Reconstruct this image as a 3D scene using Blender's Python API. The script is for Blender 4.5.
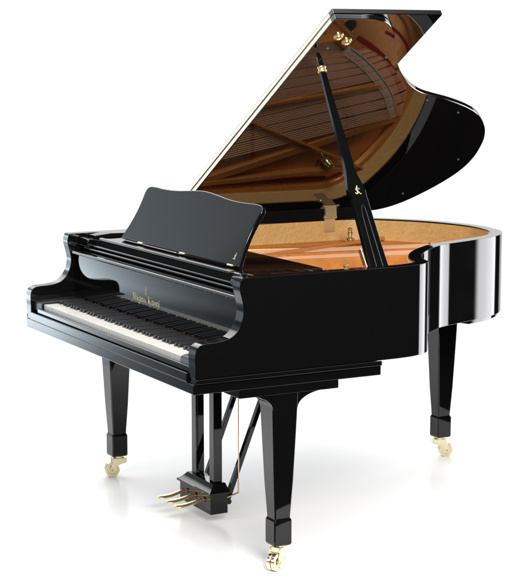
import bpy, bmesh, math, random
from mathutils import Vector, Matrix
from math import sin, cos, pi, radians, atan2, sqrt
random.seed(4)
S = bpy.context.scene
for o in list(bpy.data.objects): bpy.data.objects.remove(o)

# ------------------------------------------------------------------ camera
YAW, PITCH, FPX = 1.0764, 0.1460, 1640.2
cam = bpy.data.cameras.new('camera'); co = bpy.data.objects.new('camera', cam)
S.collection.objects.link(co); S.camera = co
f = Vector((-sin(YAW)*cos(PITCH), cos(YAW)*cos(PITCH), -sin(PITCH)))
co.location = (5.2677, -2.2100, 1.6944)
co.rotation_euler = f.to_track_quat('-Z', 'Y').to_euler()
cam.sensor_fit = 'VERTICAL'; cam.sensor_height = 24; cam.lens = FPX*24/585
cam.clip_start = .1; cam.clip_end = 200

# ------------------------------------------------------------------ studio light (world)
S.view_settings.view_transform = 'Standard'; S.view_settings.look = 'None'
S.view_settings.exposure = 0; S.view_settings.gamma = 1
W = bpy.data.worlds.new('World'); S.world = W; W.use_nodes = True
nt = W.node_tree; nt.nodes.clear(); N = nt.nodes.new; LK = nt.links.new
def mth(op, a, b=None, c=None):
    n = N('ShaderNodeMath'); n.operation = op
    for i, v in enumerate((a, b, c)):
        if v is None: continue
        if isinstance(v, (int, float)): n.inputs[i].default_value = v
        else: LK(v, n.inputs[i])
    return n.outputs[0]
def ramp(x, a, b, lo=0., hi=1.):           # smooth step from a to b
    n = N('ShaderNodeMapRange'); n.interpolation_type = 'SMOOTHSTEP'
    LK(x, n.inputs[0])
    for i, v in zip((1, 2, 3, 4), (a, b, lo, hi)): n.inputs[i].default_value = v
    return n.outputs[0]
def lin(x, a, b, lo=0., hi=1.):
    n = N('ShaderNodeMapRange'); LK(x, n.inputs[0])
    for i, v in zip((1, 2, 3, 4), (a, b, lo, hi)): n.inputs[i].default_value = v
    return n.outputs[0]
def win(x, a, b, c, d): return mth('MULTIPLY', ramp(x, a, b), ramp(x, c, d, 1., 0.))
tc = N('ShaderNodeTexCoord'); sp = N('ShaderNodeSeparateXYZ'); LK(tc.outputs['Generated'], sp.inputs[0])
X, Y, Z = sp.outputs; be = radians(151.7)
xr = mth('ADD', mth('MULTIPLY', X, cos(be)), mth('MULTIPLY', Y, sin(be)))
yr = mth('ADD', mth('MULTIPLY', X, -sin(be)), mth('MULTIPLY', Y, cos(be)))
rel = mth('MULTIPLY', mth('ARCTAN2', yr, xr), 180/pi)      # azimuth from the backdrop's middle
el = mth('MULTIPLY', mth('ARCSINE', Z), 180/pi)
back = mth('MULTIPLY', win(rel, -36.5, -35, 40, 46), win(el, -34, -28, 48, 60))
strip = mth('MULTIPLY', win(rel, -75.5, -72, -55, -49.5), win(el, -40, -35, 12, 20))
front = mth('MULTIPLY', win(rel, 40, 46, 68, 84), win(el, -50, -40, 34, 48))
t1 = mth('MINIMUM', mth('MULTIPLY', mth('EXPONENT', mth('MULTIPLY', mth('SUBTRACT', rel, 50.2), -1/2.2)), 4.2), 6.)
fgrad = mth('MAXIMUM', mth('ADD', t1, .12), mth('MULTIPLY', win(el, -6.4, -4.9, 8, 12), 1.2))
fgrad = mth('MULTIPLY', mth('MULTIPLY', fgrad, lin(el, -10.6, -8.9, .35, 1.)), mth('MAXIMUM', ramp(el, 9, 14, 1., .0), lin(el, 14, 27, .16, .03)))
fgrad = mth('ADD', fgrad, ramp(el, 28, 34, 0., 5.))
front = mth('MULTIPLY', front, fgrad)
dome = mth('MULTIPLY', ramp(el, 46, 60), 2.3)
def col(v, c):
    n = N('ShaderNodeVectorMath'); n.operation = 'SCALE'
    n.inputs[0].default_value = c; LK(v, n.inputs['Scale']); return n.outputs[0]
def vadd(a, b):
    n = N('ShaderNodeVectorMath'); LK(a, n.inputs[0]); LK(b, n.inputs[1]); return n.outputs[0]
back = mth('MULTIPLY', back, ramp(el, 12, 25, 1., 3.4))  # upper backdrop, out of view, brightened as added fill for the floor
tot = vadd(vadd(col(back, (1.06, 1.06, 1.06)), col(strip, (8.5, 8.5, 8.8))), vadd(col(front, (.85, .97, 1.06)), col(dome, (1, 1, 1))))
side = mth('MULTIPLY', ramp(mth('ABSOLUTE', rel), 144, 156), win(el, 14, 22, 42, 52))  # unseen glow added on the right to brighten the interior
tot = vadd(tot, col(side, (3.2, 3.1, 3.0)))
amb = N('ShaderNodeVectorMath'); LK(tot, amb.inputs[0]); amb.inputs[1].default_value = (.006, .006, .0065)
bg = N('ShaderNodeBackground'); LK(amb.outputs[0], bg.inputs[0]); bg.inputs[1].default_value = 1
out = N('ShaderNodeOutputWorld'); LK(bg.outputs[0], out.inputs[0])

def area(name, loc, tgt, sx, sy, w, c=(1, 1, 1)):
    l = bpy.data.lights.new(name, 'AREA'); l.shape = 'RECTANGLE'; l.size = sx; l.size_y = sy; l.energy = w; l.color = c
    o = bpy.data.objects.new(name, l); S.collection.objects.link(o); o.location = loc
    o.rotation_euler = (Vector(tgt)-Vector(loc)).to_track_quat('-Z', 'Y').to_euler(); return o
area('softbox_right', (3.3, -.3, 2.25), (-.4, 1.2, .9), 1.4, 1.0, 170, (1, .98, .95))
area('softbox_top', (.9, .2, 3.6), (.2, .8, 0), 2.0, 2.0, 52)
area('softbox_front', (.9, -3.4, 1.5), (0, .1, .7), 1.0, .8, 34)  # fill lamp added to brighten the fronts of the keys

# ------------------------------------------------------------------ materials
def mat(name, c, rough=.4, metal=0., ior=1.5, spec=.5, **kw):
    m = bpy.data.materials.new(name); m.use_nodes = True; b = m.node_tree.nodes['Principled BSDF']
    b.inputs['Base Color'].default_value = (*c, 1); b.inputs['Roughness'].default_value = rough
    b.inputs['Metallic'].default_value = metal; b.inputs['IOR'].default_value = ior
    b.inputs['Specular IOR Level'].default_value = spec
    for k, v in kw.items(): b.inputs[k.replace('_', ' ')].default_value = v
    return m
def nodes(m): return m.node_tree.nodes, m.node_tree.links, m.node_tree.nodes['Principled BSDF']
def noise_rough(m, scale, lo, hi, bump=0., bscale=None):
    n, l, b = nodes(m); t = n.new('ShaderNodeTexCoord'); z = n.new('ShaderNodeTexNoise'); z.inputs['Scale'].default_value = scale
    z.inputs['Detail'].default_value = 5; l.new(t.outputs['Object'], z.inputs['Vector'])
    r = n.new('ShaderNodeMapRange'); r.inputs[1].default_value = .3; r.inputs[2].default_value = .7
    r.inputs[3].default_value = lo; r.inputs[4].default_value = hi; l.new(z.outputs[0], r.inputs[0]); l.new(r.outputs[0], b.inputs['Roughness'])
    if bump:
        z2 = n.new('ShaderNodeTexNoise'); z2.inputs['Scale'].default_value = bscale or scale; l.new(t.outputs['Object'], z2.inputs['Vector'])
        bp = n.new('ShaderNodeBump'); bp.inputs['Strength'].default_value = bump; bp.inputs['Distance'].default_value = .001
        l.new(z2.outputs[0], bp.inputs['Height']); l.new(bp.outputs[0], b.inputs['Normal'])
    return m
M = {}
M['black'] = noise_rough(mat('polished_ebony_lacquer', (.003, .003, .0033), .04, ior=1.43), 9, .02, .05)
M['lidunder'] = noise_rough(mat('polished_lid_lacquer', (.004, .0035, .0035), .04, ior=2.15), 7, .02, .04)
M['satin'] = mat('satin_black_paint', (.008, .008, .008), .35, ior=1.4)
M['brass'] = noise_rough(mat('polished_brass', (.88, .69, .36), .22, .9), 60, .16, .28)
M['palebrass'] = noise_rough(mat('pale_brass', (.84, .75, .50), .22, 1.), 60, .18, .28)
M['hingemetal'] = mat('hinge_leaf_metal', (.98, .90, .66), .25, 1.)
M['gold'] = mat('gold_lettering', (1.0, .92, .62), .35, .25)
M['ivory'] = mat('white_key_acrylic', (.43, .42, .385), .3)
M['hingebrass'] = mat('satin_brass', (.95, .80, .46), .22, .8)
M['ebony'] = mat('black_key_resin', (.010, .010, .011), .30, ior=1.45)
M['red'] = mat('red_felt', (.24, .010, .015), .95, spec=.1)
M['greyfelt'] = mat('grey_felt', (.30, .30, .29), .9, spec=.1)
M['steel'] = mat('steel_wire', (.45, .42, .38), .3, 1.)
M['copper'] = mat('copper_wound_wire', (.86, .47, .28), .45, .6)
M['rubber'] = mat('grey_rubber', (.10, .10, .10), .6)
M['felt'] = mat('black_cloth', (.004, .004, .004), .9, spec=.05)  # sheenless black that puts shade into the recess and the lid gap
M['iron'] = noise_rough(mat('gold_painted_iron', (.58, .22, .05), .34, .4), 40, .25, .42, .08, 180)
# maple veneer with diagonal flame figure
def wood(name, c1, c2, rot, sc, rough, coat=.3):
    m = mat(name, c1, rough); n, l, b = nodes(m)
    t = n.new('ShaderNodeTexCoord'); mp = n.new('ShaderNodeMapping'); mp.vector_type = 'TEXTURE' if name.startswith('birdseye') else 'POINT'; mp.inputs['Rotation'].default_value = rot
    mp.inputs['Scale'].default_value = sc; l.new(t.outputs['Object'], mp.inputs[0])
    z = n.new('ShaderNodeTexNoise'); z.inputs['Scale'].default_value = 6; z.inputs['Detail'].default_value = 6; z.inputs['Distortion'].default_value = 1.2
    l.new(mp.outputs[0], z.inputs['Vector'])
    r = n.new('ShaderNodeValToRGB'); r.color_ramp.elements[0].position = .36; r.color_ramp.elements[0].color = (*c2, 1)
    r.color_ramp.elements[1].position = .62; r.color_ramp.elements[1].color = (*c1, 1)
    l.new(z.outputs[0], r.inputs[0]); l.new(r.outputs[0], b.inputs['Base Color'])
    b.inputs['Coat Weight'].default_value = coat; b.inputs['Coat Roughness'].default_value = .1
    return m
M['maple'] = wood('birdseye_maple_veneer', (.62, .385, .15), (.49, .28, .095), (radians(42), 0, 0), (.18, .15, .024), .35)
M['spruce'] = wood('varnished_spruce_soundboard', (.78, .52, .29), (.66, .41, .21), (0, 0, radians(40)), (1, 14, 1), .3)
M['bridge'] = wood('maple_bridge', (.40, .22, .09), (.30, .16, .06), (0, 0, 0), (4, 4, 4), .4)
M['floor'] = mat('white_studio_floor', (.78, .78, .78), .18, ior=1.15)

# ------------------------------------------------------------------ helpers
def finish(name, bm, m, parent, bev=0., seg=2, smooth=32, loc=None):
    bmesh.ops.recalc_face_normals(bm, faces=bm.faces)
    me = bpy.data.meshes.new(name); bm.to_mesh(me); bm.free()
    for p in me.polygons: p.use_smooth = True
    me.set_sharp_from_angle(angle=radians(smooth))
    for mm in (m if isinstance(m, (list, tuple)) else [m]): me.materials.append(M[mm])
    o = bpy.data.objects.new(name, me); S.collection.objects.link(o)
    if parent: o.parent = parent
    if loc: o.location = loc
    if bev:
        b = o.modifiers.new('bevel', 'BEVEL'); b.width = bev; b.segments = seg; b.limit_method = 'ANGLE'
        b.angle_limit = radians(smooth); b.harden_normals = True; b.use_clamp_overlap = True
    return o
def box(bm, x0, x1, y0, y1, z0, z1):
    v = [bm.verts.new(p) for p in ((x0,y0,z0),(x1,y0,z0),(x1,y1,z0),(x0,y1,z0),(x0,y0,z1),(x1,y0,z1),(x1,y1,z1),(x0,y1,z1))]
    for q in ((0,3,2,1),(4,5,6,7),(0,1,5,4),(1,2,6,5),(2,3,7,6),(3,0,4,7)): bm.faces.new([v[i] for i in q])
    return v
def prism(bm, pts, vec, lift=None):
    """closed 3-D polygon extruded by vec"""
    a = [bm.verts.new(p) for p in pts]; b = [bm.verts.new(Vector(p)+Vector(vec)) for p in pts]
    bm.faces.new(a); bm.faces.new(b[::-1]); n = len(a)
    for i in range(n): bm.faces.new((a[i], b[i], b[(i+1)%n], a[(i+1)%n]))
def tube(bm, P, r, n=10, cap=True, ry=None):
    """tube along points; r number or list"""
    P = [Vector(p) for p in P]; R = r if isinstance(r, (list, tuple)) else [r]*len(P); rings = []
    up0 = None
    for i, p in enumerate(P):
        t = (P[min(i+1, len(P)-1)]-P[max(i-1, 0)]).normalized()
        u = (Vector((0, 0, 1)) if abs(t.z) < .9 else Vector((0, 1, 0))) if up0 is None else up0
        s = t.cross(u).normalized(); u = s.cross(t); up0 = u
        rings.append([bm.verts.new(p+(s*cos(2*pi*k/n)+u*sin(2*pi*k/n))*R[i]) for k in range(n)])
    for a, b in zip(rings, rings[1:]):
        for k in range(n): bm.faces.new((a[k], a[(k+1)%n], b[(k+1)%n], b[k]))
    if cap: bm.faces.new(rings[0][::-1]); bm.faces.new(rings[-1])
def lathe(bm, prof, base, axis=(0, 0, 1), n=20):
    """prof list of (radius, height) along axis"""
    ax = Vector(axis).normalized(); u = ax.orthogonal().normalized(); w = ax.cross(u); rings = []
    for r, h in prof: rings.append([bm.verts.new(Vector(base)+ax*h+(u*cos(2*pi*k/n)+w*sin(2*pi*k/n))*max(r, 1e-4)) for k in range(n)])
    for a, b in zip(rings, rings[1:]):
        for k in range(n): bm.faces.new((a[k], a[(k+1)%n], b[(k+1)%n], b[k]))
    bm.faces.new(rings[0][::-1]); bm.faces.new(rings[-1])
def cr(P, n=8):
    P = [Vector(p) for p in P]; P = [P[0]*2-P[1]]+P+[P[-1]*2-P[-2]]; o = []
    for i in range(1, len(P)-2):
        a, b, c, d = P[i-1:i+3]
        for k in range(n):
            t = k/n; o.append(.5*((2*b)+(c-a)*t+(2*a-5*b+4*c-d)*t*t+(3*b-a-3*c+d)*t**3))
    o.append(P[-2].copy()); return o
def bx(name, dims, m, parent, bev=.0015, seg=2): 
    bm = bmesh.new(); box(bm, *dims); return finish(name, bm, m, parent, bev, seg)

# ------------------------------------------------------------------ floor
bm = bmesh.new(); n = 96
def sup(v, e): return (1 if v >= 0 else -1)*abs(v)**e
vs = [bm.verts.new((-.60+2.0*sup(cos(2*pi*k/n), .4), .54+1.54*sup(sin(2*pi*k/n), .4), 0)) for k in range(n)]
for v in vs:        # the sheet is cut straight along its near side
    d = (v.co.x-1.2)*.88-(v.co.y-.93)*.473-.16
    if d > 0: v.co.x -= d*.88; v.co.y += d*.473
bm.faces.new(vs)
floor = finish('floor', bm, 'floor', None); floor['kind'] = 'structure'

# ------------------------------------------------------------------ piano root
piano = bpy.data.objects.new('grand_piano', None); S.collection.objects.link(piano)
piano['label'] = 'polished black grand piano with its lid propped open, brass casters and three brass pedals'
piano['category'] = 'grand piano'

H = .9885; ZB = .680
PLAN = [(.75, .66), (.7497, .71), (.747, .762), (.739, .817), (.7165, .874), (.677, .920), (.60, .948), (.497, 1.015), (.415, 1.09), (.350, 1.165), (.306, 1.225), (.281, 1.275),
        (.263, 1.325), (.236, 1.40), (.210, 1.47), (.180, 1.54), (.146, 1.60), (.092, 1.662), (.01, 1.718), (-.10, 1.752), (-.212, 1.764), (-.37, 1.738),
        (-.50, 1.685), (-.62, 1.60), (-.70, 1.515), (-.738, 1.44), (-.75, 1.36), (-.75, 1.30)]
plan = [p.to_2d() for p in cr([(x, y, 0) for x, y in PLAN], 5)]
def offset(poly, d):
    o = []
    for i, p in enumerate(poly):
        t = (poly[min(i+1, len(poly)-1)]-poly[max(i-1, 0)]).normalized(); o.append(p+Vector((-t.y, t.x))*d)
    return o
T = .048
inner = offset(plan, T)
# arm profile (y, z) of the top edge from the key slip up to the rim
ARM = [(0, .715), (-.001, .745), (.001, .765), (.008, .780), (.02, .787), (.04, .790), (.07, .791), (.10, .795), (.125, .803), (.145, .819), (.158, .838), (.166, .858),
       (.170, .880), (.169, .900), (.165, .920), (.160, .938), (.157, .953), (.157, .965), (.160, .978), (.1655, .9885), (.20, .9885), (.30, .9885), (.45, .9885), (.60, .9885), (.65, .9885)]
ARM = [(max(p.x, -.002), min(p.y, H)) for p in cr([(a, b, 0) for a, b in ARM[:20]], 4)]+ARM[20:]
bm = bmesh.new(); st = []
def station(xo, yo, xi, yi, xo2, yo2, xi2, yi2, zt):
    return [bm.verts.new(p) for p in ((xo, yo, ZB), (xo2, yo2, zt), (xi2, yi2, zt), (xi, yi, ZB))]
L = len(ARM)
for k, (y, z) in enumerate(ARM): yb = max(0, k/(L-1))*.65; st.append(station(.75, yb, .75-T, yb, .75, y, .75-T, y, z))
for a, b in zip(plan, inner): st.append(station(a.x, a.y, b.x, b.y, a.x, a.y, b.x, b.y, H))
for k, (y, z) in reversed(list(enumerate(ARM))): yb = max(0, k/(L-1))*.65; st.append(station(-.75, yb, -.75+T, yb, -.75, y, -.75+T, y, z))
for a, b in zip(st, st[1:]):
    for i in range(4): bm.faces.new((a[i], b[i], b[(i+1)%4], a[(i+1)%4]))
bm.faces.new(st[0]); bm.faces.new(st[-1][::-1])
# straight side faces are planar: merge to ngons so that the skewed quads shade flat
bmesh.ops.recalc_face_normals(bm, faces=bm.faces)
rim = finish('case_rim', bm, 'black', piano, .0022, 3, 30)
rim['label'] = 'black lacquered curved rim with scrolled arms at the keyboard end'

# maple lining inside the rim
bm = bmesh.new(); a0 = offset(plan, T+.0006); a1 = offset(plan, T+.005)
a0 = [Vector((.75-T-.0006, .40))]+a0+[Vector((-.75+T+.0006, .56))]; a1 = [Vector((.75-T-.005, .40))]+a1+[Vector((-.75+T+.005, .56))]
R = []
for p, q in zip(a0, a1): R.append([bm.verts.new(v) for v in ((p.x, p.y, .80), (p.x, p.y, H-.006), (q.x, q.y, H-.006), (q.x, q.y, .80))])
for a, b in zip(R, R[1:]):
    for i in range(4): bm.faces.new((a[i], b[i], b[(i+1)%4], a[(i+1)%4]))
bm.faces.new(R[0]); bm.faces.new(R[-1][::-1])
finish('rim_lining', bm, 'maple', piano)

# bottom: key bed, mouldings, beams
bx('key_bed', (-.744, .744, -.004, .69, .629, .6625), 'black', piano, .003)
for s in (-1, 1):
    bm = bmesh.new(); x = sorted((s*.745, s*.7545)); box(bm, x[0], x[1], .001, .688, .6625, .6785)
    finish('side_moulding', bm, 'black', piano, .003)
bx('key_slip', (-.700, .700, -.007, .014, .663, .6935), 'black', piano, .003)
bx('key_slip_rail', (-.640, .698, .003, .016, .6945, .7135), 'black', piano, .004, 3)
bx('key_frame', (-.70, .70, .017, .60, .664, .700), 'satin', piano, 0)
for s in (-1, 1):
    bm = bmesh.new(); x0, x1 = sorted((s*.6165, s*.7005))
    P = [(x0, y, z) for y, z in ((.012, .70), (.012, .728), (.016, .735), (.03, .738), (.184, .742), (.184, .70))]
    prism(bm, P, (x1-x0, 0, 0)); finish('cheek_block', bm, 'satin', piano, .002)
bm = bmesh.new(); inn = offset(plan, .03)       # the soundboard's underside closes the case
P = [(.72, .70, .690)]+[(p.x, p.y, .690) for p in inn]+[(-.72, .70, .690)]; prism(bm, P, (0, 0, .01))
finish('case_bottom', bm, 'satin', piano)
for a, b in (((.60, .72), (.0, 1.45)), ((-.60, .72), (-.18, 1.55)), ((0, .72), (-.08, 1.5))):
    bm = bmesh.new(); d = (Vector(b)-Vector(a)).normalized(); nn = Vector((-d.y, d.x))*.035
    pts = [(*(Vector(q)+s*nn), .648) for q, s in ((a, 1), (a, -1), (b, -1), (b, 1))]; prism(bm, pts, (0, 0, .041)); finish('back_beam', bm, 'satin', piano, .002)
# stepped block under the tail
bm = bmesh.new(); o2 = offset(plan, .012); k0, k1 = 67, 89
P = [(p.x, p.y, .664) for p in o2[k0:k1]]+[(p.x, p.y, .664) for p in offset(plan, .10)[k0:k1][::-1]]; prism(bm, P, (0, 0, .0155)); finish('tail_block', bm, 'black', piano, .002)

for q in (-1, 1):
    x0, x1 = sorted((q*.703, q*.7445)); bx('arm_foot', (x0, x1, .002, .66, .6630, .6797), 'black', piano, .001)

# ------------------------------------------------------------------ keys
wx = [-.6112+i*.0235 for i in range(53)]
names_w = 0
for i in range(52):
    bm = bmesh.new(); box(bm, wx[i]+.0008, wx[i+1]-.0008, .0195+random.uniform(-.0002, .0002), .178, .707, .7315+random.uniform(-.0003, .0003))
    finish('white_key', bm, 'ivory', piano, .0012, 2)
seq = 'AB' + 'CDEFGAB'*7 + 'C'
for i, nme in enumerate(seq[:-1]):
    if nme in 'ACDFG':
        xc = wx[i+1]+{'A': .002, 'C': -.0022, 'D': .0022, 'F': -.003, 'G': 0}[nme]; bm = bmesh.new(); h = random.uniform(-.0002, .0002)
        v = [(xc-.0056, .072, .7325), (xc+.0056, .072, .7325), (xc+.0056, .178, .7325), (xc-.0056, .178, .7325), (xc-.0044, .0775, .7435+h), (xc+.0044, .0775, .7435+h), (xc+.0044, .178, .7445+h), (xc-.0044, .178, .7445+h)]
        v = [bm.verts.new(p) for p in v]
        for q in ((0,3,2,1),(4,5,6,7),(0,1,5,4),(1,2,6,5),(2,3,7,6),(3,0,4,7)): bm.faces.new([v[j] for j in q])
        finish('black_key', bm, 'ebony', piano, .0012, 2)

# ------------------------------------------------------------------ fallboard and front rails
FBY = .183
bm = bmesh.new()
P = [(-.7012, y, z) for y, z in ((FBY, .752), (FBY+.004, .908), (FBY+.030, .908), (FBY+.030, .745), (FBY+.010, .738), (FBY+.002, .742))]
prism(bm, P, (1.4024, 0, 0)); fallboard = finish('fallboard', bm, 'black', piano, .0015)
bx('name_felt', (-.612, .612, .1785,   .1835, .727, .733), 'red', piano, 0)
bm = bmesh.new()
P = [(-.7015, y, z) for y, z in ((.172, .911), (.170, .916), (.172, .922), (.184, .926), (.215, .926), (.215, .9095), (.18, .9085))]
prism(bm, P, (1.403, 0, 0)); finish('fallboard_rail', bm, 'black', piano, .0015, 3)
bx('front_panel', (-.7015, .7015, .226, .24, .90, .972), 'felt', piano, .001)  # recess shade put into the panel's colour, no lacquer sheen
bx('front_rail', (-.66, .66, .206, .2255, .932, .9395), 'black', piano, .0036, 4)
bx('front_rail', (-.62, .62, .214, .2255, .946, .953), 'black', piano, .0034, 4)
for s in (-1, 1):
    x0, x1 = sorted((s*.60, s*.692)); bm = bmesh.new()
    P = [(x0, y, z) for y, z in ((.205, .942), (.20, .952), (.20, .962), (.206, .9745), (.2255, .9745), (.2255, .942))]
    prism(bm, P, (x1-x0, 0, 0)); finish('rack_stop', bm, 'black', piano, .002)
# music desk with its shelf
bm = bmesh.new(); box(bm, -.585, .585, .242, .56, .962, .9785); shelf = finish('desk_shelf', bm, 'black', piano, .0075, 5)
bx('desk_shelf_lip', (-.55, .55, .225, .2415, .9735, .984), 'black', piano, .004, 3)
for s in (-1, 1):
    bm = bmesh.new(); x0, x1 = sorted((s*.63, s*.70))
    P = [(x0, y, z) for y, z in ((.245, .95), (.245, .984), (.31, .990), (.42, .988), (.52, .976), (.60, .955), (.60, .94))]
    prism(bm, P, (x1-x0, 0, 0)); finish('desk_slide', bm, 'black', piano, .002)
LEAN = .5; dv = Vector((0, sin(LEAN), cos(LEAN))); dn = Vector((0, -cos(LEAN), sin(LEAN))); D0 = Vector((0, .290, .987))
half = [(.486, 0), (.479, .025), (.468, .060), (.461, .095), (.459, .13), (.462, .165), (.467, .198), (.464, .212), (.452, .222)]
top = [(.435, .2255), (.39, .2265), (.34, .2245), (.27, .2245), (.20, .2275), (.13, .2335), (.06, .2395), (0, .2420)]
R = [p for p in cr([(x, z, 0) for x, z in half], 4)][:-1]+cr([(x, z, 0) for x, z in [half[-1]]+top], 4)
out = [(p.x, p.y) for p in R]; out = out+[(-x, z) for x, z in out[::-1][1:]]
bm = bmesh.new(); prism(bm, [D0+Vector((x, 0, 0))+dv*z for x, z in out], -dn*.018)
desk = finish('music_desk', bm, 'black', piano, .004, 3, 40)
for x in (-.30, .06, .43):
    bm = bmesh.new(); q = D0+Vector((x, 0, 0))+dn*.002; 
    tube(bm, [q+Vector((-.02, 0, -.002)), q+Vector((.02, 0, -.002))], .0035, 8); finish('desk_hinge', bm, 'palebrass', piano)

# ------------------------------------------------------------------ gold marks: broad-nib strokes
def nib(bm, P, org, ux, uy, w, th, nrm, ang=40):
    """a stroke swept by a flat pen held at an angle"""
    nx, ny = cos(radians(ang))*w/2, sin(radians(ang))*w/2
    Q = cr([(x, y, 0) for x, y in P], 5) if len(P) > 2 else [Vector((x, y, 0)) for x, y in P]
    prev = None
    for q in Q:
        e = []
        for s in (-1, 1):
            for t in (-1, 1):
                ax = q.x+s*nx+t*-ny*.34; ay = q.y+s*ny+t*nx*.34; e.append((ax, ay))
        e = [e[0], e[1], e[3], e[2]]
        ring = [bm.verts.new(org+ux*a+uy*b+nrm*h) for h in (th,) for a, b in e]
        if prev:
            for i in range(4): bm.faces.new((prev[i], prev[(i+1) % 4], ring[(i+1) % 4], ring[i]))
        bm.faces.new(ring); prev = ring
G = {
 'S': [[(.52,1.0),(.30,1.12),(.08,.96),(.14,.72),(.42,.52),(.50,.26),(.30,.02),(.02,.10)], [(.30,1.10),(.30,.05)]],
 'h': [[(.05,1.08),(.07,.02)], [(.07,.5),(.26,.64),(.36,.5),(.34,.02),(.24,-.14)]],
 'i': [[(.06,.62),(.07,.06),(.16,0)], [(.06,.86),(.10,.90)]],
 'g': [[(.36,.60),(.14,.64),(.04,.36),(.16,.08),(.34,.12)], [(.36,.64),(.36,-.10),(.20,-.30),(.02,-.22)]],
 'e': [[(.06,.34),(.30,.48),(.24,.64),(.08,.56),(.05,.22),(.16,.02),(.34,.10)]],
 'r': [[(.06,.62),(.07,.0)], [(.08,.48),(.20,.64),(.30,.58)]],
 'u': [[(.05,.62),(.06,.14),(.18,.02),(.32,.14)], [(.34,.62),(.34,.04),(.42,0)]],
 'K': [[(.10,1.10),(.12,.0)], [(.56,1.06),(.34,.90),(.16,.52),(.38,.30),(.50,.02),(.62,-.06)], [(-.04,1.0),(.10,1.10)]],
 'a': [[(.32,.58),(.12,.62),(.04,.30),(.14,.04),(.32,.16)], [(.34,.62),(.34,.06),(.42,0)]],
 'w': [[(.04,.62),(.05,.12),(.16,.02),(.27,.14)], [(.28,.62),(.28,.14),(.40,.02),(.52,.18),(.50,.62)]]}
WD = {'S': .62, 'h': .46, 'i': .24, 'g': .48, 'e': .40, 'r': .34, 'u': .48, 'K': .68, 'a': .48, 'w': .62, ' ': .34}
fu = Vector((0, .004, .156)).normalized(); fnrm = Vector((0, -fu.z, fu.y)); ux = Vector((1, 0, 0))
bm = bmesh.new(); txt = 'Shigeru Kawai'; tw = sum(WD[c] for c in txt); h = .0225; sc = .236/(tw)
org = Vector((-.024, FBY, .752))+fu*.0525; x = -tw/2
for c in txt:
    for stx in G.get(c, []): nib(bm, [((x+a)*sc, b*h) for a, b in stx], org, ux, fu, .0040, .0007, fnrm)
    x += WD[c]
o = finish('nameplate_lettering', bm, 'gold', fallboard)
def monogram(name, parent, org, ux, uy, nrm, s, w):
    bm = bmesh.new()
    for P in ([(.62,.86),(.40,1.02),(.16,.88),(.20,.66),(.44,.50),(.52,.26),(.34,.04),(.04,.12),(.0,.26)], [(.34,1.2),(.36,.62),(.28,.06)],
              [(.86,.86),(.66,.74),(.40,.48),(.62,.30),(.78,.06),(.98,.0)], [(.34,1.2),(.44,1.32),(.52,1.22)]):
        nib(bm, [((a-.45)*s, (b-.5)*s) for a, b in P], org, ux, uy, w, .0008, nrm)
    return finish(name, bm, 'gold', parent)
monogram('monogram', fallboard, Vector((-.024, FBY, .752))+fu*.092, ux, fu, fnrm, .0215, .0030)
monogram('monogram', desk, D0+Vector((.435, 0, 0))+dv*.030, ux, dv, dn, .018, .002)

# ------------------------------------------------------------------ legs
def leg(x, y, plate=True, front=1):
    zt = .602
    bm = bmesh.new()
    prof = [(.0465, .605), (.0462, .58), (.0435, .50), (.0355, .30), (.0290, .190), (.0285, .178), (.0325, .170), (.0325, .092), (.0295, .086)]
    ch = .0035; rings = []
    for r, z in prof:
        ry = r*1.03; pts = [(r-ch, -ry), (r, -ry+ch), (r, ry-ch), (r-ch, ry), (-r+ch, ry), (-r, ry-ch), (-r, -ry+ch), (-r+ch, -ry)]
        rings.append([bm.verts.new((x+a, y+b, z)) for a, b in pts])
    for a, b in zip(rings, rings[1:]):
        for k in range(8): bm.faces.new((a[k], a[(k+1)%8], b[(k+1)%8], b[k]))
    bm.faces.new(rings[0]); bm.faces.new(rings[-1][::-1])
    lg = finish('leg', bm, 'black', piano, .0012, 2, 18)
    if plate:   # bracket: a thick board cut to two quarter curves, under a flat pad
        x0, x1 = (x-.058, x+.052); bm = bmesh.new(); c = []
        y0, y1 = y-.172, y+.196; arc = [(radians(a)) for a in range(0, 91, 10)]
        A = [(y-.042-.098*(1-cos(t)) , .545+.057*(sin(t))) for t in arc]
        A = [(y-.0425-.085*(1-cos(t))-.0*t, .548+.050*sin(t)) for t in arc]; A = [(y-.0455-.085*(1-cos(t)), .548+.052*sin(t)) for t in arc]
        B = [(y+.0455+.105*(1-cos(t)), .548+.052*sin(t)) for t in arc]
        P = A[::-1]+B; prism(bm, [(x-.0445, a, b) for a, b in P], (.089, 0, 0)); finish('leg_bracket', bm, 'black', lg, .002, 2, 40)
        bm = bmesh.new(); box(bm, x0, x1, y0, y1, .6002, .6288); finish('leg_plate', bm, 'black', lg, .002)
    else:
        bm = bmesh.new(); rr = []
        for k, t in enumerate([radians(a) for a in range(0, 91, 10)]):
            e = .0470+.036*(1-cos(t)); z = .603+.045*sin(t)
            rr.append([bm.verts.new((x+a*e, y+b*e, z)) for a, b in ((1, -1), (1, 1), (-1, 1), (-1, -1))])
        for a, b in zip(rr, rr[1:]):
            for k in range(4): bm.faces.new((a[k], a[(k+1)%4], b[(k+1)%4], b[k]))
        bm.faces.new(rr[0]); bm.faces.new(rr[-1]); finish('leg_bracket', bm, 'black', lg, .0015, 2, 25)
        bm = bmesh.new(); box(bm, x-.095, x+.105, y-.09, y+.085, .6485, .679); finish('leg_plate', bm, 'black', lg, .002)
    return lg
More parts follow.
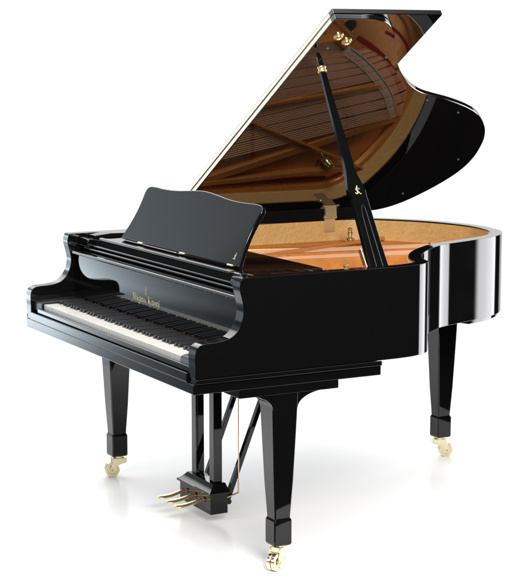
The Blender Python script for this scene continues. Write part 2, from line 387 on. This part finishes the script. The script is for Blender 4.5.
def caster(lg, x, y, ang):
    """brass fork (yoke) with a twin wheel trailing to one side"""
    Rm = Matrix.Translation((x, y, 0)) @ Matrix.Rotation(ang, 4, 'Z')
    def put(bm): bmesh.ops.transform(bm, matrix=Rm, verts=bm.verts)
    bm = bmesh.new()
    lathe(bm, [(.022, .078), (.023, .080), (.023, .0855), (.012, .0855)], (-.006, 0, 0), n=24)
    for q in (-1, 1):   # cheeks reaching down to the axle
        P = [(-.036, .078), (.022, .078), (.024, .070), (.022, .060), (.027, .048), (.033, .038), (.033, .026), (.026, .019), (.017, .021), (.011, .030), (.004, .044), (-.010, .052), (-.033, .058)]
        prism(bm, [(a, q*.0170, b) for a, b in P], (0, q*.0050, 0))
    box(bm, -.036, .020, -.0169, .0169, .0655, .0779); box(bm, -.0355, -.012, -.0169, .0169, .058, .0654)
    put(bm); finish('caster_fork', bm, 'palebrass', lg, .0015, 3)
    for q in (-1, 1):
        bm = bmesh.new()
        lathe(bm, [(.014, q*.0012), (.0290, q*.0012), (.0305, q*.0032), (.0305, q*.0135), (.0290, q*.0155), (.020, q*.0158), (.019, q*.0142), (.004, q*.0142)], (.022, 0, .0306), (0, 1, 0), 40)
        put(bm); finish('caster_wheel', bm, 'palebrass', lg)
    bm = bmesh.new(); tube(bm, [(.0235, -.0235, .0300), (.0235, .0235, .0300)], .0048, 14); put(bm); finish('caster_axle', bm, 'steel', lg)
l1 = leg(.688, .332); caster(l1, .688, .332, radians(-62))
l2 = leg(-.672, .343); caster(l2, -.672, .343, radians(-104))
l3 = leg(-.325, 1.675, False); caster(l3, -.325, 1.675, radians(70))

# ------------------------------------------------------------------ pedal lyre
lyre = bx('lyre_box', (-.128, .128, .362, .432, .036, .108), 'black', piano, .002)
lyre['label'] = 'black pedal box between two square posts'
bm = bmesh.new(); rr = []
for d, z in [(.0, .1085), (.0, .1165)]+[(.004+.026*sin(t)**1.0*t/(pi/2), .1165+.026*(1-cos(t))) for t in [k*pi/16 for k in range(9)]]+[(.036, .1440)]:
    rr.append([bm.verts.new((x, y, z)) for x, y in ((-.137+d, .353+d), (.137-d, .353+d), (.137-d, .441-d*.25), (-.137+d, .441-d*.25))])
for A, B in zip(rr, rr[1:]):
    for k in range(4): bm.faces.new((A[k], A[(k+1)%4], B[(k+1)%4], B[k]))
bm.faces.new(rr[0]); bm.faces.new(rr[-1]); finish('lyre_cap', bm, 'black', lyre, .0015, 2)
for s in (-1, 1): 
    x0, x1 = sorted((s*.054, s*.092)); bx('lyre_post', (x0, x1, .394, .428, .1442, .628), 'black', lyre, .002)
    bm = bmesh.new(); a = Vector((s*.10, .440, .070)); e = Vector((s*.10, .662, .628)); d = (e-a).normalized(); u = Vector((0, -d.z, d.y))*.009
    prism(bm, [a-u+Vector((-.010, 0, 0)), a+u+Vector((-.010, 0, 0)), e+u+Vector((-.010, 0, 0)), e-u+Vector((-.010, 0, 0))], (.020, 0, 0)); finish('lyre_brace', bm, 'black', lyre, .002)
    bm = bmesh.new(); tube(bm, [(s*.10-.012, .445, .072), (s*.10+.014, .445, .072)], .010, 12); finish('brace_bolt', bm, 'satin', lyre)
bx('lyre_top_block', (-.12, .12, .375, .445, .606, .6285), 'satin', lyre, .002)
for k, xx in enumerate((.115,)):
    bm = bmesh.new(); tube(bm, [(xx, .483, .10), (xx, .483, .628)], .0022, 8); tube(bm, [(xx, .483, .10), (xx, .483, .15)], .0032, 8); tube(bm, [(xx, .483, .102), (xx, .433, .090)], .0035, 8); finish('pedal_rod', bm, 'brass', lyre)
for k, px in enumerate((-.078, -.006, .066)):
    bm = bmesh.new(); ring = []
    sec = [(.400, .080, .0085, .006), (.370, .080, .0090, .006), (.350, .078, .0100, .006), (.332, .0755, .0120, .006), (.316, .072, .0150, .006), (.298, .0690, .0180, .0062), (.275, .0675, .0195, .0065), (.259, .067, .0185, .0065), (.252, .0668, .0155, .006), (.248, .0665, .010, .0035)]
    for y, z, w, t in sec: ring.append([bm.verts.new((px+w*cos(2*pi*j/16)*(1.12 if 0 else 1), y, z+t*sin(2*pi*j/16))) for j in range(16)])
    for A, B in zip(ring, ring[1:]):
        for j in range(16): bm.faces.new((A[j], A[(j+1)%16], B[(j+1)%16], B[j]))
    bm.faces.new(ring[0]); bm.faces.new(ring[-1][::-1]); finish('pedal', bm, 'brass', lyre, 0, 2, 60)
    bm = bmesh.new(); lathe(bm, [(.0090, 0), (.0096, .0006), (.0096, .0024), (.0090, .003)], (px, .352, .0790), (0, 1, 0), 16); finish('pedal_bushing', bm, 'red', lyre)

# ------------------------------------------------------------------ inside: soundboard, iron plate, strings
bm = bmesh.new(); o3 = offset(plan, T+.002)
P = [(.69, .62, .826)]+[(p.x, p.y, .826) for p in o3]+[(-.69, .62, .826)]; prism(bm, P, (0, 0, .008)); finish('soundboard', bm, 'spruce', piano)
fl_in = offset(plan, T+.0055)
plate_root = None
def sheet(name, P, z0, z1, m='iron', parent=None, bev=.004):
    bm = bmesh.new(); prism(bm, [(x, y, z0) for x, y in P], (0, 0, z1-z0)); return finish(name, bm, m, parent or piano, bev, 3, 40)
PB, PT = .852, .872
# main casting: pin block web in front, left flange reaching the tail, hitch area behind the bridge
webP = [(-.69, .60), (.69, .60), (.69, .80), (.40, .86), (.10, .80), (-.25, .77), (-.50, .80), (-.60, .95), (-.49, 1.22), (-.40, 1.50), (-.345, 1.66), (-.335, 1.705)]
seg = [p for p in fl_in if p.x < -.33 and p.y > 1.25]; webP += [(p.x, p.y) for p in seg]+[(-.694, 1.20)]
plate = sheet('iron_plate', webP, PB, PT)
plate['label'] = 'gold painted cast iron plate with struts inside the case'
# rear flange following bentside and tail, inside edge along the bridge arc
segs = [p for p in fl_in if not (p.x < -.33 and p.y > 1.25)]
outer = [(p.x, p.y) for p in segs]
innr = [(-.335, 1.60), (-.25, 1.575), (-.16, 1.50), (-.08, 1.40), (.0, 1.26), (.08, 1.15), (.22, 1.03), (.40, .92), (.62, .84)]
sheet('hitch_flange', outer+innr, PB, PT+.004, 'iron', plate)
bm = bmesh.new(); s0, s1 = offset(plan, T+.0058), offset(plan, T+.034); s0.append(Vector((s0[-1].x, .66))); s1.append(Vector((s1[-1].x, .66))); RR = []
for p, q in zip(s0, s1): RR.append([bm.verts.new(v) for v in ((p.x, p.y, PT+.0046), (p.x, p.y, .897), (p.x*.35+q.x*.65, p.y*.35+q.y*.65, .893), (q.x, q.y, PT+.0046))])
for a, b in zip(RR, RR[1:]):
    for i in range(4): bm.faces.new((a[i], b[i], b[(i+1)%4], a[(i+1)%4]))
bm.faces.new(RR[0]); bm.faces.new(RR[-1][::-1]); finish('plate_shoulder', bm, 'iron', plate, 0, 2, 40)
def strut(p, q, w0, w1, z0=.862, z1=.902, name='plate_strut', m='iron'):
    a, b = Vector(p), Vector(q); d = (b-a).normalized(); nn = Vector((-d.y, d.x)); bm = bmesh.new()
    lo = [(*(a+nn*w0), z0), (*(a-nn*w0), z0), (*(b-nn*w0), z0), (*(b+nn*w0), z0)]; hi = [(*(a+nn*w1), z1), (*(a-nn*w1), z1), (*(b-nn*w1), z1), (*(b+nn*w1), z1)]
    A = [bm.verts.new(v) for v in lo]; B = [bm.verts.new(v) for v in hi]
    for k in range(4): bm.faces.new((A[k], A[(k+1)%4], B[(k+1)%4], B[k]))
    bm.faces.new(A[::-1]); bm.faces.new(B); return finish(name, bm, m, plate, .003, 3)
strut((-.655, .62), (-.60, 1.46), .014, .010, z1=.905)
strut((-.69, .62), (-.355, 1.66), .022, .016, z1=.900)
strut((-.34, .62), (-.19, 1.53), .012, .008, z1=.912)
strut((-.09, .62), (.03, 1.29), .012, .006, z1=.920)
strut((.22, .76), (.25, 1.06), .014, .010)
strut((.46, .78), (.48, .93), .014, .010)
strut((-.292, .80), (-.619, 1.619), .006, .004, .900, .916, 'cross_bar')
strut((.155, 1.16), (.02, 1.345), .010, .008, z1=.89)
for x, y, z in ((-.545, 1.355, .922),):
    bm = bmesh.new(); lathe(bm, [(.020, -.05), (.020, 0), (.012, .003), (.007, .010), (.0135, .018), (.0135, .024), (.007, .030), (.0105, .036), (.0105, .042), (.002, .045)], (x, y, z), n=16); finish('plate_bolt', bm, 'brass', plate)
bm = bmesh.new(); o4, o5 = offset(plan, T+.012), offset(plan, T+.020)
box(bm, -.660, -.650, .75, 1.40, PT+.0005, PT+.006); finish('felt_strip', bm, 'red', plate)
# raised ring on the plate and black discs painted as the shade inside its holes
bm = bmesh.new(); c = Vector((-.585, 1.376, PT+.001)); tube(bm, [c+Vector((.038*cos(2*pi*k/40), .038*sin(2*pi*k/40), 0)) for k in range(41)], .002, 8, False)
tube(bm, [c+Vector((-.02, -.026, 0)), c+Vector((.02, .026, 0))], .002, 8); finish('casting_mark', bm, 'satin', plate)
for (x, y, r) in ((.068, 1.315, .030), (.085, 1.255, .010), (-.13, 1.60, .009), (.33, 1.02, .022)):
    bm = bmesh.new(); lathe(bm, [(r, 0), (r, .0015)], (x, y, PT+.0045), n=28); finish('plate_hole', bm, 'satin', plate)
    bm = bmesh.new(); c = Vector((x, y, PT+.006)); tube(bm, [c+Vector(((r+.004)*cos(2*pi*k/32), (r+.004)*sin(2*pi*k/32), 0)) for k in range(33)], .004, 8, False); finish('hole_rim', bm, 'iron', plate)
# bridges, felts
arc = cr([(-.345, 1.64, 0), (-.235, 1.575, 0), (-.146, 1.485, 0), (-.08, 1.40, 0), (-.035, 1.325, 0)], 14)
def ribbon(name, C, w, z0, z1, m, bev=.002):
    C2 = [p.to_2d() for p in C]; a, b = offset(C2, w), offset(C2, -w); return sheet(name, [tuple(p) for p in a]+[tuple(p) for p in b[::-1]], z0, z1, m, plate, bev)
ribbon('bass_bridge', arc, .019, .878, .902, 'greyfelt')
A2 = [p.to_2d() for p in arc]
for off in (.019, -.019):
    bm = bmesh.new()
    for p in offset(A2, off)[::1]: lathe(bm, [(.0036, 0), (.0036, .006), (.001, .008)], (p.x, p.y, .902), n=8)
    finish('bridge_pins', bm, 'palebrass', plate)
ribbon('hitch_felt', cr([(-.335, 1.715, 0), (-.225, 1.655, 0), (-.10, 1.550, 0), (-.03, 1.455, 0), (.015, 1.37, 0)], 8), .011, PT+.0045, PT+.009, 'red', 0)
ribbon('hitch_felt', cr([(.04, 1.50, 0), (.0, 1.58, 0), (-.07, 1.655, 0), (-.17, 1.70, 0)], 8), .006, PT+.0045, PT+.009, 'red', 0)
tb = cr([(-.50, 1.42, 0), (-.40, 1.47, 0), (-.25, 1.36, 0), (-.12, 1.19, 0), (.03, 1.02, 0), (.25, .90, 0), (.50, .83, 0)], 8)
ribbon('long_bridge', tb, .014, .8345, .876, 'bridge')
ribbon('bass_felt', cr([(-.52, 1.0, 0), (-.30, .95, 0), (-.08, .90, 0)], 8), .008, .893, .897, 'red', 0)
# strings: 96 of them, bass fan on top, tenor and treble beneath
up = arc
for k in range(96):
    bm = bmesh.new()
    if k < 48:
        t = k/47; A = Vector((-.575+.52*t, .66+.05*t, .897)); i = t*(len(up)-1); B = up[min(int(i), len(up)-1)].copy(); B.z = .904
        d = (B-A).normalized(); E2 = B+d*.10; E2.z = .882
        tube(bm, [A, B, E2], .0019 if k < 36 else .0014, 6); m = 'copper'
    else:
        t = (k-48)/47; A = Vector((-.42+1.08*t, .66, .879)); i = (t*.93+.05)*(len(tb)-1); B = tb[int(i)].copy(); B.z = .878; d = (B-A).normalized(); E2 = B+d*.05; E2.z = .876
        tube(bm, [A, B, E2], .0008, 5); m = 'steel'
    finish('string', bm, m, plate)
# dampers: a row of small black heads across the strings at the front
for k in range(44):
    t = k/43; x = -.60+1.2*t; y = .70-.03*sin(t*pi); bm = bmesh.new(); box(bm, x-.005, x+.005, y-.03, y+.03, .906, .922); finish('damper', bm, 'black', plate, .001)
sheet('pinblock_felt', [(-.60, .625), (.60, .625), (.60, .64), (-.60, .64)], PT+.0005, PT+.006, 'red', plate, 0)

# ------------------------------------------------------------------ lid
AL = .5514; c, s = cos(AL), sin(AL); GZ = H+.0199; HX = -.75
ea, en = Vector((c, 0, s)), Vector((-s, 0, c)); ey = Vector((0, 1, 0)); O = Vector((HX, 0, GZ))
def LP(a, y, h=0): return O+ea*a+ey*y+en*h
Y0 = .627
LID = [(1.511, .73), (1.513, .76), (1.508, .80), (1.493, .840), (1.462, .879), (1.41, .920), (1.34, .962), (1.262, 1.010), (1.19, 1.062), (1.12, 1.125), (1.058, 1.195), (1.015, 1.262), (.985, 1.335), (.958, 1.41), (.930, 1.475), (.895, 1.545),
       (.85, 1.615), (.79, 1.680), (.715, 1.742), (.64, 1.785), (.57, 1.812), (.49, 1.834), (.406, 1.843), (.33, 1.836), (.25, 1.812), (.17, 1.775), (.09, 1.725), (.04, 1.675), (.01, 1.62), (0, 1.56)]
lp = [(p.x, p.y) for p in cr([(a, y, 0) for a, y in LID], 5)]
lout = [(0, Y0), (1.511, Y0)]+lp
bm = bmesh.new(); prism(bm, [LP(a, y, 0) for a, y in lout], en*.020)
lid = finish('lid', bm, 'lidunder', piano, .003, 3, 30)
lid['label'] = 'black lid propped wide open, its underside mirroring the plate and strings'
bm = bmesh.new(); prism(bm, [LP(a, y, .0225) for a, y in ((0, Y0), (1.511, Y0), (1.511, Y0+.438), (0, Y0+.438))], en*.020)
finish('front_lid_flap', bm, 'lidunder', lid, .0025, 3)
bm = bmesh.new()
for h0, h1 in ((.0030, .0180), (.0250, .0375)): prism(bm, [LP(a, Y0-.0003, h) for a, h in ((.03, h0), (1.485, h0), (1.485, h1), (.03, h1))], (0, -.0012, 0))
finish('flap_hinge_leaf', bm, 'hingemetal', lid)
bm = bmesh.new(); tube(bm, [LP(.03, Y0-.0022, .0215), LP(1.485, Y0-.0022, .0215)], .0028, 10); finish('flap_hinge_knuckle', bm, 'brass', lid)
bm = bmesh.new(); prism(bm, [(-.740, Y0+.01, H+.0004), (-.704, Y0+.01, H+.0004), (-.704, Y0+.01, GZ+.046*math.tan(AL)-.001), (-.740, Y0+.01, GZ+.004)], (0, .875, 0)); finish('lid_hinge_rail', bm, 'felt', piano)  # black wedge added to close the bright gap between rim and lid
# two prop cups, rubber bumpers
for a, y in ((1.407, .693), (1.375, .742)):
    bm = bmesh.new(); lathe(bm, [(.019, 0), (.019, .002), (.0175, .0035), (.0125, .004), (.0125, .008), (.0115, .0095), (.0075, .0095), (.0065, .0065), (.001, .0055)], LP(a, y, -.0005), -en, 28); finish('prop_cup', bm, 'brass', lid)
for a, y in ((1.27, 1.43-.47), (.962, 1.315), (.86, 1.52), (.46, 1.765), (1.33, .66+.03), (.16, 1.66)):
    bm = bmesh.new(); lathe(bm, [(.0042, 0), (.0042, .003), (.002, .004)], LP(a, y, 0), -en, 14); finish('lid_bumper', bm, 'rubber', lid)
# spine hinges
for y in (.72, 1.345):
    bm = bmesh.new(); prism(bm, [LP(.052, y-.04, -.0005), LP(.080, y-.04, -.0005), LP(.080, y+.04, -.0005), LP(.052, y+.04, -.0005)], -en*.003)
    xw = -.75+T+.0062
    for zz in (y-.018, y+.018):
        lathe(bm, [(.004, 0), (.004, .0015), (.001, .002)], LP(.065, zz, -.0036), -en, 10)
    box(bm, xw, xw+.003, y-.026, y+.026, .935, .992)
    tube(bm, [(xw+.004, y-.03, .998), (xw+.004, y+.03, .998)], .008, 14)
    prism(bm, [(xw+.003, y-.026, .992), (xw+.014, y-.026, 1.004), LP(.075, y-.026, -.0036), LP(.06, y-.026, -.0036)], (0, .052, 0))
    o = finish('lid_hinge', bm, 'hingebrass', piano, .0006, 2)

# ------------------------------------------------------------------ lid prop
pa, pb = Vector((.690, 0, .965)), Vector((.3775, 0, 1.6905)); pd = (pb-pa).normalized(); pn = Vector((pd.z, 0, -pd.x))
Lp = (pb-pa).length
secs = [(-.06, .681, .757, .011), (.0, .679, .752, .011), (.10, .672, .740, .011), (.20, .667, .730, .011), (.252, .664, .7245, .011), (.258, .664, .7235, .011), (.268, .660, .7225, .011), (.280, .656, .7225, .011), (.291, .655, .7225, .011), (.302, .655, .719, .011),
        (.318, .657, .713, .011), (.336, .660, .706, .011), (.355, .662, .701, .011), (.385, .6625, .6975, .0105), (.43, .660, .694, .010), (.52, .655, .685, .0095), (.62, .650, .675, .009), (.72, .647, .667, .008), (Lp-.014, .646, .662, .0065), (Lp-.002, .650, .658, .003)]
bm = bmesh.new(); rings = []
for t, y0, y1, th in secs:
    p = pa+pd*t; ch = min(.003, th*.4); R = []
    for yy, hh in ((y0+ch, -th), (y1-ch, -th), (y1, -th+ch), (y1, th-ch), (y1-ch, th), (y0+ch, th), (y0, th-ch), (y0, -th+ch)): R.append(bm.verts.new(Vector((p.x, yy, p.z))+pn*hh))
    rings.append(R)
for A, B in zip(rings, rings[1:]):
    for k in range(8): bm.faces.new((A[k], A[(k+1)%8], B[(k+1)%8], B[k]))
bm.faces.new(rings[0]); bm.faces.new(rings[-1][::-1])
prop = finish('lid_prop', bm, 'black', piano, 0, 2, 25)
def onprop(t, y, h=.0112): p = pa+pd*t+pn*h; return Vector((p.x, y, p.z))
bm = bmesh.new()     # inlaid groove outline on the broad part
pts = [onprop(-.05, .705), onprop(.20, .688), onprop(.225, .690), onprop(.236, .6965), onprop(.225, .7035), onprop(.20, .707), onprop(-.05, .733)]
tube(bm, pts, .0007, 6); finish('prop_moulding', bm, 'satin', prop)
bm = bmesh.new(); tt = Lp-.075; lathe(bm, [(.0118, 0), (.0155, .002), (.0160, .006), (.013, .009), (.0130, .014), (.0158, .017), (.0150, .021), (.0118, .023)], onprop(tt, .6565, 0), pd, 22); finish('prop_ring', bm, 'brass', prop)
monogram('monogram', prop, onprop(.285, .689), Vector((0, 1, 0)), pd, pn, .022, .003)
# brass bracket the prop pivots in
bm = bmesh.new(); q = [onprop(-.02, .672, -.014), onprop(.085, .657, -.014), onprop(.085, .657, .006), onprop(-.02, .672, .006)]; prism(bm, q, (0, .004, 0)); 
box(bm, .668, .700, .665, .77, .955, .962); finish('prop_bracket', bm, 'brass', piano, .001)
bm = bmesh.new(); lathe(bm, [(.012, 0), (.012, .012), (.007, .016), (.010, .024), (.010, .030), (.002, .034)], (.665, .60, .965), n=18); finish('prop_bolt', bm, 'brass', piano)
bx('prop_felt', (.650, .69, .615, .665, .962, .983), 'red', piano, .003)
bx('prop_block', (.645, .699, .56, .79, .93, .9618), 'black', piano, .002)
